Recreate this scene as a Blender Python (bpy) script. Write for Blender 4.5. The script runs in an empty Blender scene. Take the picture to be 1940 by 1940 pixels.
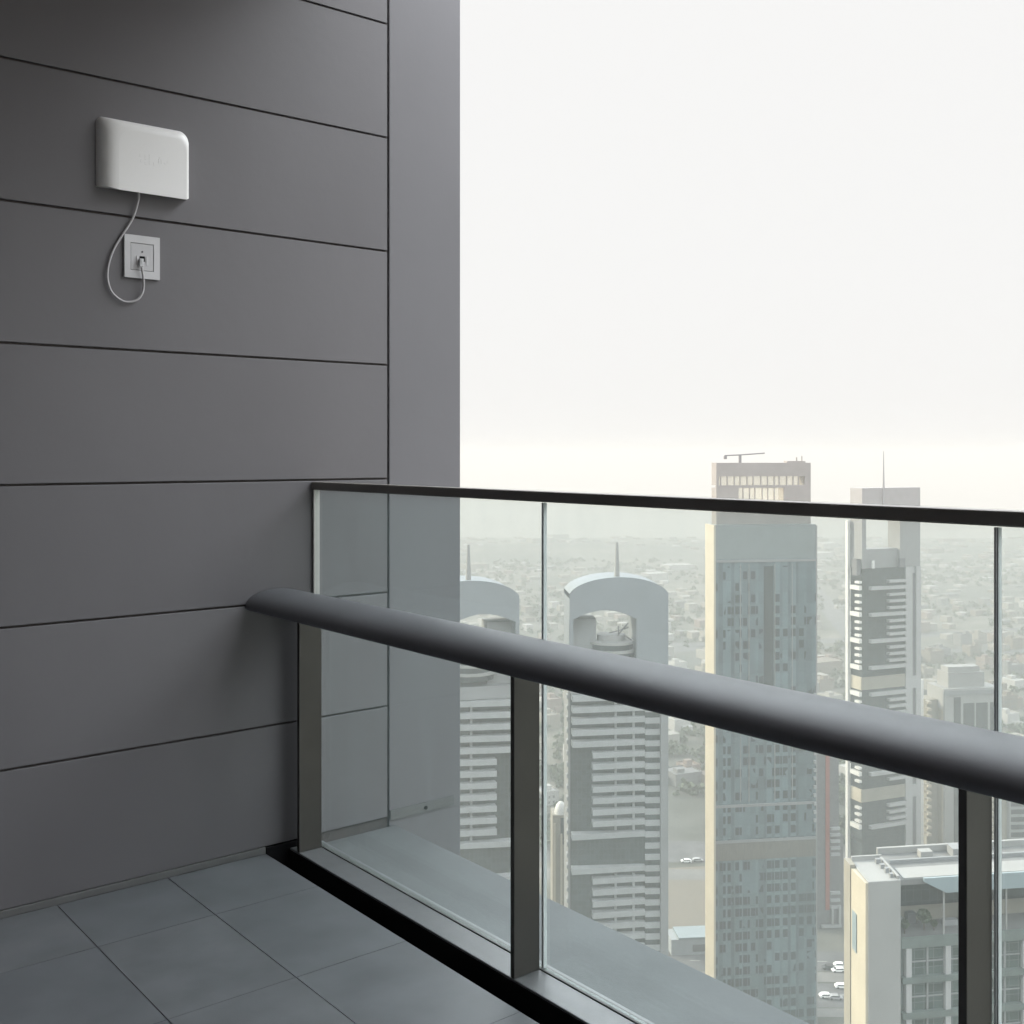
import bpy, math, random
from mathutils import Vector, Matrix
R = math.radians
rnd = random.Random(7)
sc = bpy.context.scene
col = sc.collection

# ------------------------------------------------------------------ camera, sky, sun, exposure
F, CX, HY = 2100.0, 970.0, 858.0            # focal length, centre column and horizon row, in photograph pixels
EYE = 1.55
PSI = math.atan2(1690, 2100)
GZ = EYE - 200.0                            # street level, 200 m below the eye
cam = bpy.data.cameras.new('camera'); co = bpy.data.objects.new('camera', cam); col.objects.link(co)
co.location = (0, 0, EYE)
co.rotation_euler = (R(90), 0, -math.atan2(0.627, 0.779))
PSI = math.atan2(0.627, 0.779)
cam.sensor_width = 36; cam.lens = 36 * F / 1940
cam.shift_y = -(970 - HY) / 1940
cam.clip_start = 0.05; cam.clip_end = 60000
sc.camera = co

SUN_EL = 24.0
sun_lat, sun_dep = -0.93, 0.37
sx = math.cos(PSI) * sun_lat + math.sin(PSI) * sun_dep
sy = -math.sin(PSI) * sun_lat + math.cos(PSI) * sun_dep
SUN_AZ = math.atan2(sx, sy)
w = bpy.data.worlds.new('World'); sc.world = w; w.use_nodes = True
nt = w.node_tree; N = nt.nodes; L = nt.links
N.clear()
out = N.new('ShaderNodeOutputWorld'); bg = N.new('ShaderNodeBackground')
sky = N.new('ShaderNodeTexSky'); sky.sky_type = 'NISHITA'; sky.sun_disc = False
sky.sun_elevation = R(SUN_EL); sky.sun_rotation = SUN_AZ
sky.air_density = 1.0; sky.dust_density = 4.0; sky.ozone_density = 1.0
tc = N.new('ShaderNodeTexCoord'); sep = N.new('ShaderNodeSeparateXYZ')
L.new(tc.outputs['Generated'], sep.inputs[0])
ramp = N.new('ShaderNodeValToRGB')          # white veil of thin cloud, bright band above view added to light balcony
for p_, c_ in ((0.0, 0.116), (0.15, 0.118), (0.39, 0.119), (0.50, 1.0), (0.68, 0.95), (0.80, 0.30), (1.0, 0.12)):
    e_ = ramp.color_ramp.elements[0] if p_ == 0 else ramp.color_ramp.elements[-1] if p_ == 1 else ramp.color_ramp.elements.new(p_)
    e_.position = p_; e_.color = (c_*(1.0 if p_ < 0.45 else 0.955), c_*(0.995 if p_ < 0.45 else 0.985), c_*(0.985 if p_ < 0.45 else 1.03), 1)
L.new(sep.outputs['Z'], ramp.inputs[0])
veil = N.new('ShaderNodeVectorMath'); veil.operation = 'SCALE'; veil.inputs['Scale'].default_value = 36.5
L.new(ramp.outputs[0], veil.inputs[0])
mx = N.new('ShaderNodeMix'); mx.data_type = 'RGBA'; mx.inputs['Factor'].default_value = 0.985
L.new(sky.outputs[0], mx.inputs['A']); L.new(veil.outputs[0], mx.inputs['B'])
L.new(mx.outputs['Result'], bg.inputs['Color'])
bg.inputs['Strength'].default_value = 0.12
L.new(bg.outputs[0], out.inputs[0])

sl = bpy.data.lights.new('sun', 'SUN'); sl.energy = 5.0; sl.angle = R(0.5); sl.color = (1.0, 0.87, 0.67)
so = bpy.data.objects.new('sun', sl); col.objects.link(so)
sd = Vector((sx * math.cos(R(SUN_EL)), sy * math.cos(R(SUN_EL)), math.sin(R(SUN_EL))))
so.rotation_euler = sd.to_track_quat('Z', 'Y').to_euler()
so.location = (0, 0, 40)

sc.view_settings.view_transform = 'Standard'; sc.view_settings.look = 'None'
sc.view_settings.exposure = 0.85; sc.view_settings.gamma = 1.0
sc.render.engine = 'CYCLES'
sc.cycles.use_denoising = True
sc.cycles.max_bounces = 10; sc.cycles.transparent_max_bounces = 16; sc.cycles.volume_bounces = 1
sc.cycles.sample_clamp_indirect = 8

# ------------------------------------------------------------------ helpers
def tag(o, label=None, cat=None, group=None, kind=None):
    if label: o['label'] = label
    if cat: o['category'] = cat
    if group: o['group'] = group
    if kind: o['kind'] = kind
    return o

def empty(name, loc, rz=0.0):
    o = bpy.data.objects.new(name, None); col.objects.link(o)
    o.location = loc; o.rotation_euler = (0, 0, rz); o.empty_display_size = 0.2
    return o

class MB:
    def __init__(s): s.v = []; s.f = []; s.m = []; s.sm = []
    def add(s, vs, fs, mi=0, smooth=False):
        b = len(s.v); s.v += [tuple(x) for x in vs]
        for f in fs: s.f.append([b + i for i in f]); s.m.append(mi); s.sm.append(smooth)
        return s
    def box(s, x0, x1, y0, y1, z0, z1, mi=0):
        return s.add([(x0,y0,z0),(x1,y0,z0),(x1,y1,z0),(x0,y1,z0),(x0,y0,z1),(x1,y0,z1),(x1,y1,z1),(x0,y1,z1)],
              [(0,3,2,1),(4,5,6,7),(0,1,5,4),(1,2,6,5),(2,3,7,6),(3,0,4,7)], mi)
    def prism(s, pts, z0, z1, mi=0):            # pts counter-clockwise in plan
        n = len(pts)
        return s.add([(x,y,z0) for x,y in pts] + [(x,y,z1) for x,y in pts],
              [tuple(range(n-1,-1,-1)), tuple(range(n,2*n))] + [(i,(i+1)%n,n+(i+1)%n,n+i) for i in range(n)], mi)
    def extrude_y(s, prof, y0, y1, mi=0, smooth=False):   # prof (x,z) counter-clockwise seen from -y
        n = len(prof)
        s.add([(x,y0,z) for x,z in prof] + [(x,y1,z) for x,z in prof], [(i,(i+n),(i+1)%n+n,(i+1)%n) for i in range(n)], mi, smooth)
        s.add([(x,y0,z) for x,z in prof], [tuple(range(n))], mi)
        s.add([(x,y1,z) for x,z in prof], [tuple(range(n-1,-1,-1))], mi)
        return s
    def cyl(s, x, y, z0, z1, r0, r1=None, n=24, mi=0):
        r1 = r0 if r1 is None else r1
        A = [(x+math.cos(2*math.pi*i/n), y+math.sin(2*math.pi*i/n)) for i in range(n)]
        vs = [(x+(a-x)*r0, y+(b-y)*r0, z0) for a,b in A] + [(x+(a-x)*r1, y+(b-y)*r1, z1) for a,b in A]
        s.add(vs, [(i,(i+1)%n,n+(i+1)%n,n+i) for i in range(n)], mi, True)
        s.add(vs[:n], [tuple(range(n-1,-1,-1))], mi); s.add(vs[n:], [tuple(range(n))], mi)
        return s
    def tube(s, pts, r, n=10, mi=0):
        pts = [Vector(p) for p in pts]; rings = []
        up = Vector((0, 1, 0))
        for i, p in enumerate(pts):
            t = (pts[min(i+1,len(pts)-1)] - pts[max(i-1,0)]).normalized()
            a = up - t * up.dot(t)
            if a.length < 1e-4: a = Vector((1,0,0)) - t * t.x
            a.normalize(); b = t.cross(a)
            rings.append([p + (a*math.cos(2*math.pi*k/n) + b*math.sin(2*math.pi*k/n)) * r for k in range(n)])
        vs = [v for rg in rings for v in rg]; fs = []
        for i in range(len(rings)-1):
            for k in range(n): fs.append((i*n+k, i*n+(k+1)%n, (i+1)*n+(k+1)%n, (i+1)*n+k))
        s.add(vs, fs, mi, True)
        s.add(rings[0], [tuple(range(n-1,-1,-1))], mi); s.add(rings[-1], [tuple(range(n))], mi)
        return s
    def build(s, name, mats, parent=None, loc=None, bevel=0.0, rz=0.0):
        me = bpy.data.meshes.new(name); me.from_pydata(s.v, [], s.f)
        if not isinstance(mats, (list, tuple)): mats = [mats]
        for m in mats: me.materials.append(m)
        me.polygons.foreach_set('material_index', s.m); me.polygons.foreach_set('use_smooth', s.sm)
        me.update()
        o = bpy.data.objects.new(name, me); col.objects.link(o)
        if parent: o.parent = parent
        if loc: o.location = loc
        o.rotation_euler.z = rz
        if bevel:
            b = o.modifiers.new('bevel', 'BEVEL'); b.width = bevel; b.segments = 2; b.limit_method = 'ANGLE'; b.angle_limit = R(40)
        return o

def P(name, mb, mats, parent, **k): return mb.build(name, mats, parent, **k)
def box(name, mats, parent, *a, **k): return MB().box(*a).build(name, mats, parent, **k)

def copy_tree(o, parent=None):
    c = o.copy(); col.objects.link(c)
    if parent: c.parent = parent
    for ch in [x for x in list(o.children)]: copy_tree(ch, c)
    return c

# camera frame (lateral, depth) -> world
def W(lat, dep, z=0.0):
    return Vector((math.cos(PSI)*lat + math.sin(PSI)*dep, -math.sin(PSI)*lat + math.cos(PSI)*dep, z))
class Site:
    """A building's frame: its near left corner seen at column u, depth d, front turned by yaw."""
    def __init__(s, u, d, yaw):
        s.d = d; s.a0 = (u-CX)/F; s.x0 = s.a0*d; s.c = math.cos(R(yaw)); s.s = math.sin(R(yaw)); s.yaw = R(yaw)
    def root(s, name, lift=0.0):
        p = W(s.x0, s.d, GZ + lift); return empty(name, p, s.yaw - PSI)
    def x(s, u, y=0.0):                          # column on the plane y -> local x
        a = (u-CX)/F
        return (a*(s.d + s.c*y) - s.x0 + s.s*y) / (s.c - a*s.s)
    def z(s, v, y=0.0, x=0.0):
        return 200.0 - (v-HY)/F*(s.d + s.c*y + s.s*x)

# ------------------------------------------------------------------ materials
def mat(name, c, rough=0.6, metal=0.0, var=0.08, scale=3.0, bump=0.0, bscale=60.0, spec=0.5, detail=4.0, stretch=None):
    m = bpy.data.materials.new(name); m.use_nodes = True
    t = m.node_tree; b = t.nodes['Principled BSDF']
    b.inputs['Roughness'].default_value = rough; b.inputs['Metallic'].default_value = metal
    b.inputs['Specular IOR Level'].default_value = spec
    tc = t.nodes.new('ShaderNodeTexCoord'); src = tc.outputs['Object']
    if stretch:
        mp = t.nodes.new('ShaderNodeMapping'); mp.inputs['Scale'].default_value = stretch
        t.links.new(src, mp.inputs[0]); src = mp.outputs[0]
    n = t.nodes.new('ShaderNodeTexNoise'); n.inputs['Scale'].default_value = scale; n.inputs['Detail'].default_value = detail
    t.links.new(src, n.inputs['Vector'])
    r = t.nodes.new('ShaderNodeValToRGB')
    r.color_ramp.elements[0].position = 0.3; r.color_ramp.elements[1].position = 0.7
    r.color_ramp.elements[0].color = (*[max(0, x*(1-var)) for x in c], 1)
    r.color_ramp.elements[1].color = (*[min(1, x*(1+var)) for x in c], 1)
    t.links.new(n.outputs[0], r.inputs[0]); t.links.new(r.outputs[0], b.inputs['Base Color'])
    if bump:
        n2 = t.nodes.new('ShaderNodeTexNoise'); n2.inputs['Scale'].default_value = bscale; n2.inputs['Detail'].default_value = 6
        t.links.new(tc.outputs['Object'], n2.inputs['Vector'])
        bp = t.nodes.new('ShaderNodeBump'); bp.inputs['Strength'].default_value = bump; bp.inputs['Distance'].default_value = 0.01
        t.links.new(n2.outputs[0], bp.inputs['Height']); t.links.new(bp.outputs[0], b.inputs['Normal'])
    return m

M = {}
M['clad'] = mat('grey_cladding', (0.133, 0.129, 0.135), 0.46, 0.0, 0.06, 1.3, 0.05, 25, 0.5)
M['clad_b'] = mat('grey_cladding_b', (0.137, 0.133, 0.139), 0.48, 0.0, 0.06, 2.0, 0.05, 25, 0.5, 6, (1, 1, 0.25))
M['clad_c'] = mat('grey_cladding_c', (0.130, 0.126, 0.132), 0.44, 0.0, 0.07, 1.6, 0.05, 25, 0.5, 6, (1, 1, 0.3))
M['pil'] = mat('pilaster_grey', (0.15, 0.148, 0.156), 0.5, 0.0, 0.06, 1.0, 0.05, 25)
M['dark'] = mat('joint_black', (0.085, 0.075, 0.072), 0.8)
M['skirt'] = mat('skirting_grey', (0.12, 0.122, 0.12), 0.6, 0, 0.1, 6)
M['tile'] = mat('floor_tile', (0.146, 0.154, 0.165), 0.46, 0, 0.14, 4.2, 0.05, 170, 0.5, 8)
M['tile_b'] = mat('floor_tile_b', (0.138, 0.146, 0.158), 0.5, 0, 0.16, 3.4, 0.05, 170, 0.5, 8)
M['tile_c'] = mat('floor_tile_c', (0.155, 0.162, 0.172), 0.44, 0, 0.16, 5.0, 0.05, 170, 0.5, 8)
M['grout'] = mat('grout', (0.045, 0.047, 0.052), 0.9)
M['black'] = mat('channel_black', (0.006, 0.006, 0.007), 0.9, spec=0.2)
M['sill'] = mat('aluminium_sill', (0.20, 0.205, 0.21), 0.42, 0.3, 0.14, 5, 0.03, 40)
M['ledge'] = mat('concrete_ledge', (0.118, 0.124, 0.126), 0.7, 0, 0.14, 2.0, 0.1, 50)
M['post'] = mat('bronze_post', (0.085, 0.08, 0.072), 0.38, 0.45, 0.10, 4, 0.02, 60)
M['rail'] = mat('bronze_top_rail', (0.20, 0.185, 0.165), 0.5, 0.1, 0.1, 4)
M['hand'] = mat('grey_handrail', (0.132, 0.134, 0.144), 0.5, 0.05, 0.10, 3, 0.02, 90)
M['gasket'] = mat('gasket', (0.13, 0.135, 0.13), 0.6)
M['alu'] = mat('light_aluminium', (0.5, 0.49, 0.48), 0.35, 0.5, 0.05)
M['edge'] = mat('glass_edge', (0.62, 0.66, 0.65), 0.3, 0, 0.05)
M['white'] = mat('white_plastic', (0.89, 0.89, 0.87), 0.32, 0, 0.015, 3)
M['plate'] = mat('outlet_plastic', (0.60, 0.60, 0.605), 0.35, 0, 0.03, 20)
M['plate2'] = mat('outlet_insert', (0.54, 0.54, 0.545), 0.35, 0, 0.03, 20)
M['cable'] = mat('cable_sheath', (0.46, 0.45, 0.455), 0.45, 0, 0.05, 30)
M['plug'] = mat('clear_plug', (0.62, 0.63, 0.63), 0.15, 0, 0.2, 300)
M['ceil'] = mat('ceiling_paint', (0.17, 0.10, 0.07), 0.7)
M['inside'] = mat('apartment_front', (0.06, 0.06, 0.065), 0.25)

def glass_mat(name, tint=(0.86, 0.90, 0.885), dust=0.05, dustcol=(0.55, 0.6, 0.6)):
    m = bpy.data.materials.new(name); m.use_nodes = True; t = m.node_tree; t.nodes.clear()
    o = t.nodes.new('ShaderNodeOutputMaterial')
    tr = t.nodes.new('ShaderNodeBsdfTransparent'); tr.inputs[0].default_value = (*tint, 1)
    gl = t.nodes.new('ShaderNodeBsdfGlossy'); gl.inputs['Roughness'].default_value = 0.01; gl.inputs[0].default_value = (0.9, 0.95, 0.95, 1)
    df = t.nodes.new('ShaderNodeBsdfDiffuse'); df.inputs[0].default_value = (*dustcol, 1)
    tl = t.nodes.new('ShaderNodeBsdfTranslucent'); tl.inputs[0].default_value = (*dustcol, 1)
    ge = t.nodes.new('ShaderNodeNewGeometry'); dp = t.nodes.new('ShaderNodeVectorMath'); dp.operation = 'DOT_PRODUCT'
    t.links.new(ge.outputs['Incoming'], dp.inputs[0]); t.links.new(ge.outputs['Normal'], dp.inputs[1])
    ab = t.nodes.new('ShaderNodeMath'); ab.operation = 'ABSOLUTE'; t.links.new(dp.outputs['Value'], ab.inputs[0])
    iv = t.nodes.new('ShaderNodeMath'); iv.operation = 'SUBTRACT'; iv.inputs[0].default_value = 1.0; t.links.new(ab.outputs[0], iv.inputs[1])
    pw_ = t.nodes.new('ShaderNodeMath'); pw_.operation = 'POWER'; pw_.inputs[1].default_value = 5.0; t.links.new(iv.outputs[0], pw_.inputs[0])
    fr = t.nodes.new('ShaderNodeMath'); fr.operation = 'MULTIPLY_ADD'; fr.inputs[1].default_value = 0.96; fr.inputs[2].default_value = 0.035
    t.links.new(pw_.outputs[0], fr.inputs[0])
    ns = t.nodes.new('ShaderNodeTexNoise'); ns.inputs['Scale'].default_value = 2.2; ns.inputs['Detail'].default_value = 9; ns.inputs['Roughness'].default_value = 0.6; ns.inputs['Distortion'].default_value = 0.8
    tc = t.nodes.new('ShaderNodeTexCoord'); mp_ = t.nodes.new('ShaderNodeMapping'); mp_.inputs['Scale'].default_value = (1, 1.6, 0.55)
    t.links.new(tc.outputs['Object'], mp_.inputs[0]); t.links.new(mp_.outputs[0], ns.inputs['Vector'])
    mr = t.nodes.new('ShaderNodeMapRange'); mr.inputs['From Min'].default_value = 0.3; mr.inputs['From Max'].default_value = 0.75
    mr.inputs['To Min'].default_value = dust*0.6; mr.inputs['To Max'].default_value = dust*1.7
    t.links.new(ns.outputs[0], mr.inputs[0])
    a = t.nodes.new('ShaderNodeMixShader'); a.inputs[0].default_value = 0.5
    t.links.new(df.outputs[0], a.inputs[1]); t.links.new(tl.outputs[0], a.inputs[2])
    b = t.nodes.new('ShaderNodeMixShader'); t.links.new(mr.outputs[0], b.inputs[0])
    t.links.new(tr.outputs[0], b.inputs[1]); t.links.new(a.outputs[0], b.inputs[2])
    c = t.nodes.new('ShaderNodeMixShader'); t.links.new(fr.outputs[0], c.inputs[0])
    t.links.new(b.outputs[0], c.inputs[1]); t.links.new(gl.outputs[0], c.inputs[2])
    t.links.new(c.outputs[0], o.inputs[0])
    return m
M['glass'] = glass_mat('balustrade_glass', (0.955, 0.982, 0.974), 0.046, (0.5, 0.62, 0.61))

# far city
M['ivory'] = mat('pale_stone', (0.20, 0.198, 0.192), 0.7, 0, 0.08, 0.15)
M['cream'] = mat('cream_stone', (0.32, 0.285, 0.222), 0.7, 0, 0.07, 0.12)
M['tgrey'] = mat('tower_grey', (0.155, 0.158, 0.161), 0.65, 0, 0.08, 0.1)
M['tband'] = mat('balcony_white', (0.215, 0.222, 0.225), 0.6, 0, 0.08, 0.4)
M['tdark'] = mat('tower_dark_glass', (0.022, 0.028, 0.031), 0.12, 0, 0.3, 0.6, stretch=(1, 1, 0.12))
M['crown'] = mat('crown_metal', (0.155, 0.17, 0.185), 0.5, 0.2, 0.05, 0.1)
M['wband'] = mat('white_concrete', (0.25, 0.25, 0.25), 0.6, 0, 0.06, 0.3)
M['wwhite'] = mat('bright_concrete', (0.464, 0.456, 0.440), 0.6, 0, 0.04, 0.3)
M['wcrown'] = mat('crown_concrete', (0.16, 0.16, 0.16), 0.65, 0, 0.06, 0.3)
M['red'] = mat('red_stripe', (0.186, 0.053, 0.037), 0.6, 0, 0.1, 0.3)
M['slate'] = mat('slate_panel', (0.085, 0.085, 0.090), 0.5, 0, 0.15, 0.4)
M['beige'] = mat('beige_render', (0.192, 0.177, 0.146), 0.75, 0, 0.1, 0.2)
M['pblue'] = mat('pale_blue_canopy', (0.167, 0.205, 0.220), 0.35, 0, 0.06, 0.2)
M['rooft'] = mat('roof_grey', (0.105, 0.105, 0.104), 0.8, 0, 0.2, 0.3)
M['greeng'] = mat('green_spandrel', (0.081, 0.099, 0.093), 0.4, 0, 0.15, 0.5)
M['leaf'] = mat('leaf', (0.050, 0.065, 0.035), 0.7, 0, 0.4, 2.0)
M['bark'] = mat('bark', (0.080, 0.060, 0.045), 0.8, 0, 0.2, 4)
M['tyre'] = mat('tyre', (0.020, 0.020, 0.020), 0.8)
M['carw'] = mat('car_paint_white', (0.780, 0.780, 0.770), 0.25, 0, 0.02)
M['card'] = mat('car_paint_dark', (0.050, 0.050, 0.055), 0.25, 0, 0.05)
M['cars'] = mat('car_paint_silver', (0.450, 0.450, 0.460), 0.25, 0.4, 0.03)
M['asph'] = mat('asphalt', (0.075, 0.075, 0.078), 0.9, 0, 0.25, 0.15)
M['pave'] = mat('pavement', (0.118, 0.115, 0.110), 0.9, 0, 0.15, 0.2)
M['sand'] = mat('sand', (0.124, 0.107, 0.084), 0.95, 0, 0.07, 0.05)
M['paintw'] = mat('road_paint', (0.372, 0.372, 0.360), 0.8)

def curtain_mat(name, glass=(0.078, 0.108, 0.122), dark=(0.010, 0.013, 0.015), cw=1.45, fh=4.0):
    """Curtain wall with irregular openable windows: cells of one window each, dark or light by chance."""
    m = bpy.data.materials.new(name); m.use_nodes = True; t = m.node_tree; b = t.nodes['Principled BSDF']
    nn = lambda k: t.nodes.new(k); lk = t.links.new
    def math_(op, a, bb=None, cc=None):
        n = nn('ShaderNodeMath'); n.operation = op
        for i, x in enumerate((a, bb, cc)):
            if x is None: continue
            if isinstance(x, (int, float)): n.inputs[i].default_value = x
            else: lk(x, n.inputs[i])
        return n.outputs[0]
    tc = nn('ShaderNodeTexCoord'); s = nn('ShaderNodeSeparateXYZ'); lk(tc.outputs['Object'], s.inputs[0])
    wob = math_('MULTIPLY', math_('SINE', math_('MULTIPLY', s.outputs['X'], 2.13)), 0.34)
    fx = math_('DIVIDE', math_('ADD', s.outputs['X'], wob), cw); fz = math_('DIVIDE', s.outputs['Z'], fh)
    ix = math_('FLOOR', fx); iz = math_('FLOOR', fz); rx = math_('FRACT', fx); rz = math_('FRACT', fz)
    cb = nn('ShaderNodeCombineXYZ'); lk(ix, cb.inputs[0]); lk(iz, cb.inputs[1])
    wn = nn('ShaderNodeTexWhiteNoise'); wn.noise_dimensions = '2D'; lk(cb.outputs[0], wn.inputs['Vector'])
    ns = nn('ShaderNodeTexNoise'); ns.inputs['Scale'].default_value = 0.06; ns.inputs['Detail'].default_value = 3
    lk(tc.outputs['Object'], ns.inputs['Vector'])
    zr = nn('ShaderNodeMapRange'); lk(s.outputs['Z'], zr.inputs[0])
    zr.inputs['From Min'].default_value = 40; zr.inputs['From Max'].default_value = 168
    zr.inputs['To Min'].default_value = 0.55; zr.inputs['To Max'].default_value = 0.12
    cwn = nn('ShaderNodeTexWhiteNoise'); cwn.noise_dimensions = '1D'; lk(ix, cwn.inputs['W'])
    thr = math_('ADD', zr.outputs[0], math_('MULTIPLY', math_('SUBTRACT', ns.outputs[0], 0.5), 2.1))
    thr = math_('ADD', thr, math_('MULTIPLY', math_('SUBTRACT', cwn.outputs['Value'], 0.55), 0.75))
    thr = math_('MULTIPLY', thr, math_('LESS_THAN', s.outputs['Z'], 161.0))
    isd = math_('LESS_THAN', wn.outputs['Value'], thr)
    inx = math_('MULTIPLY', math_('GREATER_THAN', rx, 0.08), math_('LESS_THAN', rx, 0.90))
    inz = math_('MULTIPLY', math_('GREATER_THAN', rz, 0.12), math_('LESS_THAN', rz, 0.80))
    dk = math_('MULTIPLY', isd, math_('MULTIPLY', inx, inz))
    # pale vertical lights between the panes, shade of every pane slightly different
    cb2 = nn('ShaderNodeCombineXYZ'); lk(ix, cb2.inputs[0]); lk(math_('ADD', iz, 31.7), cb2.inputs[1])
    wn2 = nn('ShaderNodeTexWhiteNoise'); wn2.noise_dimensions = '2D'; lk(cb2.outputs[0], wn2.inputs['Vector'])
    shade = math_('ADD', 0.52, math_('MULTIPLY', wn2.outputs['Value'], 0.22))
    shade = math_('ADD', shade, math_('MULTIPLY', cwn.outputs['Value'], 0.52))
    n3 = nn('ShaderNodeTexNoise'); n3.inputs['Scale'].default_value = 0.11; n3.inputs['Detail'].default_value = 5; lk(tc.outputs['Object'], n3.inputs['Vector'])
    shade = math_('ADD', shade, math_('MULTIPLY', math_('SUBTRACT', n3.outputs[0], 0.5), 0.7))  # broad patches of uneven reflection put into the glass colour
    line = math_('MULTIPLY', math_('LESS_THAN', rz, 0.05), -0.15)
    val = math_('ADD', shade, line)
    cg = nn('ShaderNodeVectorMath'); cg.operation = 'SCALE'; cg.inputs[0].default_value = glass; lk(val, cg.inputs['Scale'])
    mixn = nn('ShaderNodeMix'); mixn.data_type = 'RGBA'; lk(math_('MULTIPLY', dk, 0.95), mixn.inputs['Factor'])
    lk(cg.outputs[0], mixn.inputs['A']); mixn.inputs['B'].default_value = (*dark, 1)
    lk(mixn.outputs['Result'], b.inputs['Base Color'])
    b.inputs['Roughness'].default_value = 0.28
    return m
M['curtain'] = curtain_mat('curtain_wall')

def window_mat(name, c, cw, ch, fill=0.62, frame=(0.3, 0.31, 0.31)):
    """Small panes: several shades of glass in thin frames (surface pattern of one glazed part)."""
    m = bpy.data.materials.new(name); m.use_nodes = True; t = m.node_tree; b = t.nodes['Principled BSDF']
    br = t.nodes.new('ShaderNodeTexBrick'); br.offset = 0.0; br.squash = 1.0
    tc = t.nodes.new('ShaderNodeTexCoord'); mp = t.nodes.new('ShaderNodeMapping')
    mp.inputs['Rotation'].default_value = (R(-90), 0, 0)
    t.links.new(tc.outputs['Object'], mp.inputs[0]); t.links.new(mp.outputs[0], br.inputs['Vector'])
    br.inputs['Scale'].default_value = 1.0; br.inputs['Brick Width'].default_value = cw; br.inputs['Row Height'].default_value = ch
    br.inputs['Mortar Size'].default_value = 0.06; br.inputs['Mortar'].default_value = (*frame, 1)
    br.inputs['Color1'].default_value = (*c, 1); br.inputs['Color2'].default_value = (*[x*0.55 for x in c], 1)
    t.links.new(br.outputs[0], b.inputs['Base Color']); b.inputs['Roughness'].default_value = 0.1
    return m
M['panes'] = window_mat('tower_panes', (0.030, 0.038, 0.041), 1.4, 1.8, frame=(0.05, 0.055, 0.055))
M['panes2'] = window_mat('green_panes', (0.055, 0.075, 0.07), 1.6, 1.35, frame=(0.10, 0.115, 0.11))

def ground_mat():
    m = bpy.data.materials.new('city_ground'); m.use_nodes = True; t = m.node_tree; b = t.nodes['Principled BSDF']
    tc = t.nodes.new('ShaderNodeTexCoord')
    n1 = t.nodes.new('ShaderNodeTexNoise'); n1.inputs['Scale'].default_value = 0.004; n1.inputs['Detail'].default_value = 6
    n2 = t.nodes.new('ShaderNodeTexNoise'); n2.inputs['Scale'].default_value = 0.03; n2.inputs['Detail'].default_value = 8
    for n in (n1, n2): t.links.new(tc.outputs['Object'], n.inputs['Vector'])
    r1 = t.nodes.new('ShaderNodeValToRGB'); r1.color_ramp.elements[0].position = 0.40; r1.color_ramp.elements[1].position = 0.58
    r1.color_ramp.elements[0].color = (0.062, 0.064, 0.056, 1); r1.color_ramp.elements[1].color = (0.125, 0.116, 0.098, 1)
    r2 = t.nodes.new('ShaderNodeValToRGB'); r2.color_ramp.elements[0].position = 0.42; r2.color_ramp.elements[1].position = 0.62
    r2.color_ramp.elements[0].color = (0.55, 0.58, 0.52, 1); r2.color_ramp.elements[1].color = (1, 1, 1, 1)
    t.links.new(n1.outputs[0], r1.inputs[0]); t.links.new(n2.outputs[0], r2.inputs[0])
    mm = t.nodes.new('ShaderNodeMix'); mm.data_type = 'RGBA'; mm.blend_type = 'MULTIPLY'; mm.inputs['Factor'].default_value = 1
    t.links.new(r1.outputs[0], mm.inputs['A']); t.links.new(r2.outputs[0], mm.inputs['B'])
    t.links.new(mm.outputs['Result'], b.inputs['Base Color']); b.inputs['Roughness'].default_value = 0.95
    return m
M['ground'] = ground_mat()

# ================================================================== BALCONY
WY = 3.94                                   # face of the clad wall
# floor tiles: one sheet of bevelled tiles over a grout bed
tl = MB(); tw, th = 0.39, 0.572
xs = [1.947 - tw*i for i in range(0, 9)]
ys = [3.9385] + [3.525 - th*i for i in range(0, 18)]
for i in range(len(xs)-1):
    for j in range(len(ys)-1):
        tl.box(xs[i+1]+0.0018, xs[i]-0.0018, ys[j+1]+0.0012, ys[j]-0.0012, -0.02, 0.0 + rnd.uniform(-0.0004, 0.0004), rnd.choice((0, 0, 2, 3)))
tl.box(xs[-1], 1.9445, ys[-1], 3.9385, -0.19, -0.0035, 1)
tag(tl.build('balcony_floor', [M['tile'], M['grout'], M['tile_b'], M['tile_c']]), 'blue grey tiled balcony floor with thin dark joints', 'floor', kind='structure')
lg = MB(); lg.box(2.195, 2.54, -7, 3.937, -0.35, -0.012)
tag(lg.build('balcony_slab', M['ledge'], bevel=0.006), 'grey concrete slab edge outside the glass balustrade', 'ledge', kind='structure')

ch = empty('drain_channel', (2.0, 1.0, -0.12))
tag(ch, 'black recessed drain channel between the floor tiles and the balustrade sill', 'drain')
mb = MB(); mb.box(1.947, 2.048, -7, 3.936, -0.13, -0.11)
mb.box(1.945, 1.947, -7, 3.936, -0.13, -0.006); mb.box(2.046, 2.048, -7, 3.936, -0.11, -0.006)
mb.build('channel_lining', M['black'], ch, loc=-Vector(ch.location))

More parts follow.
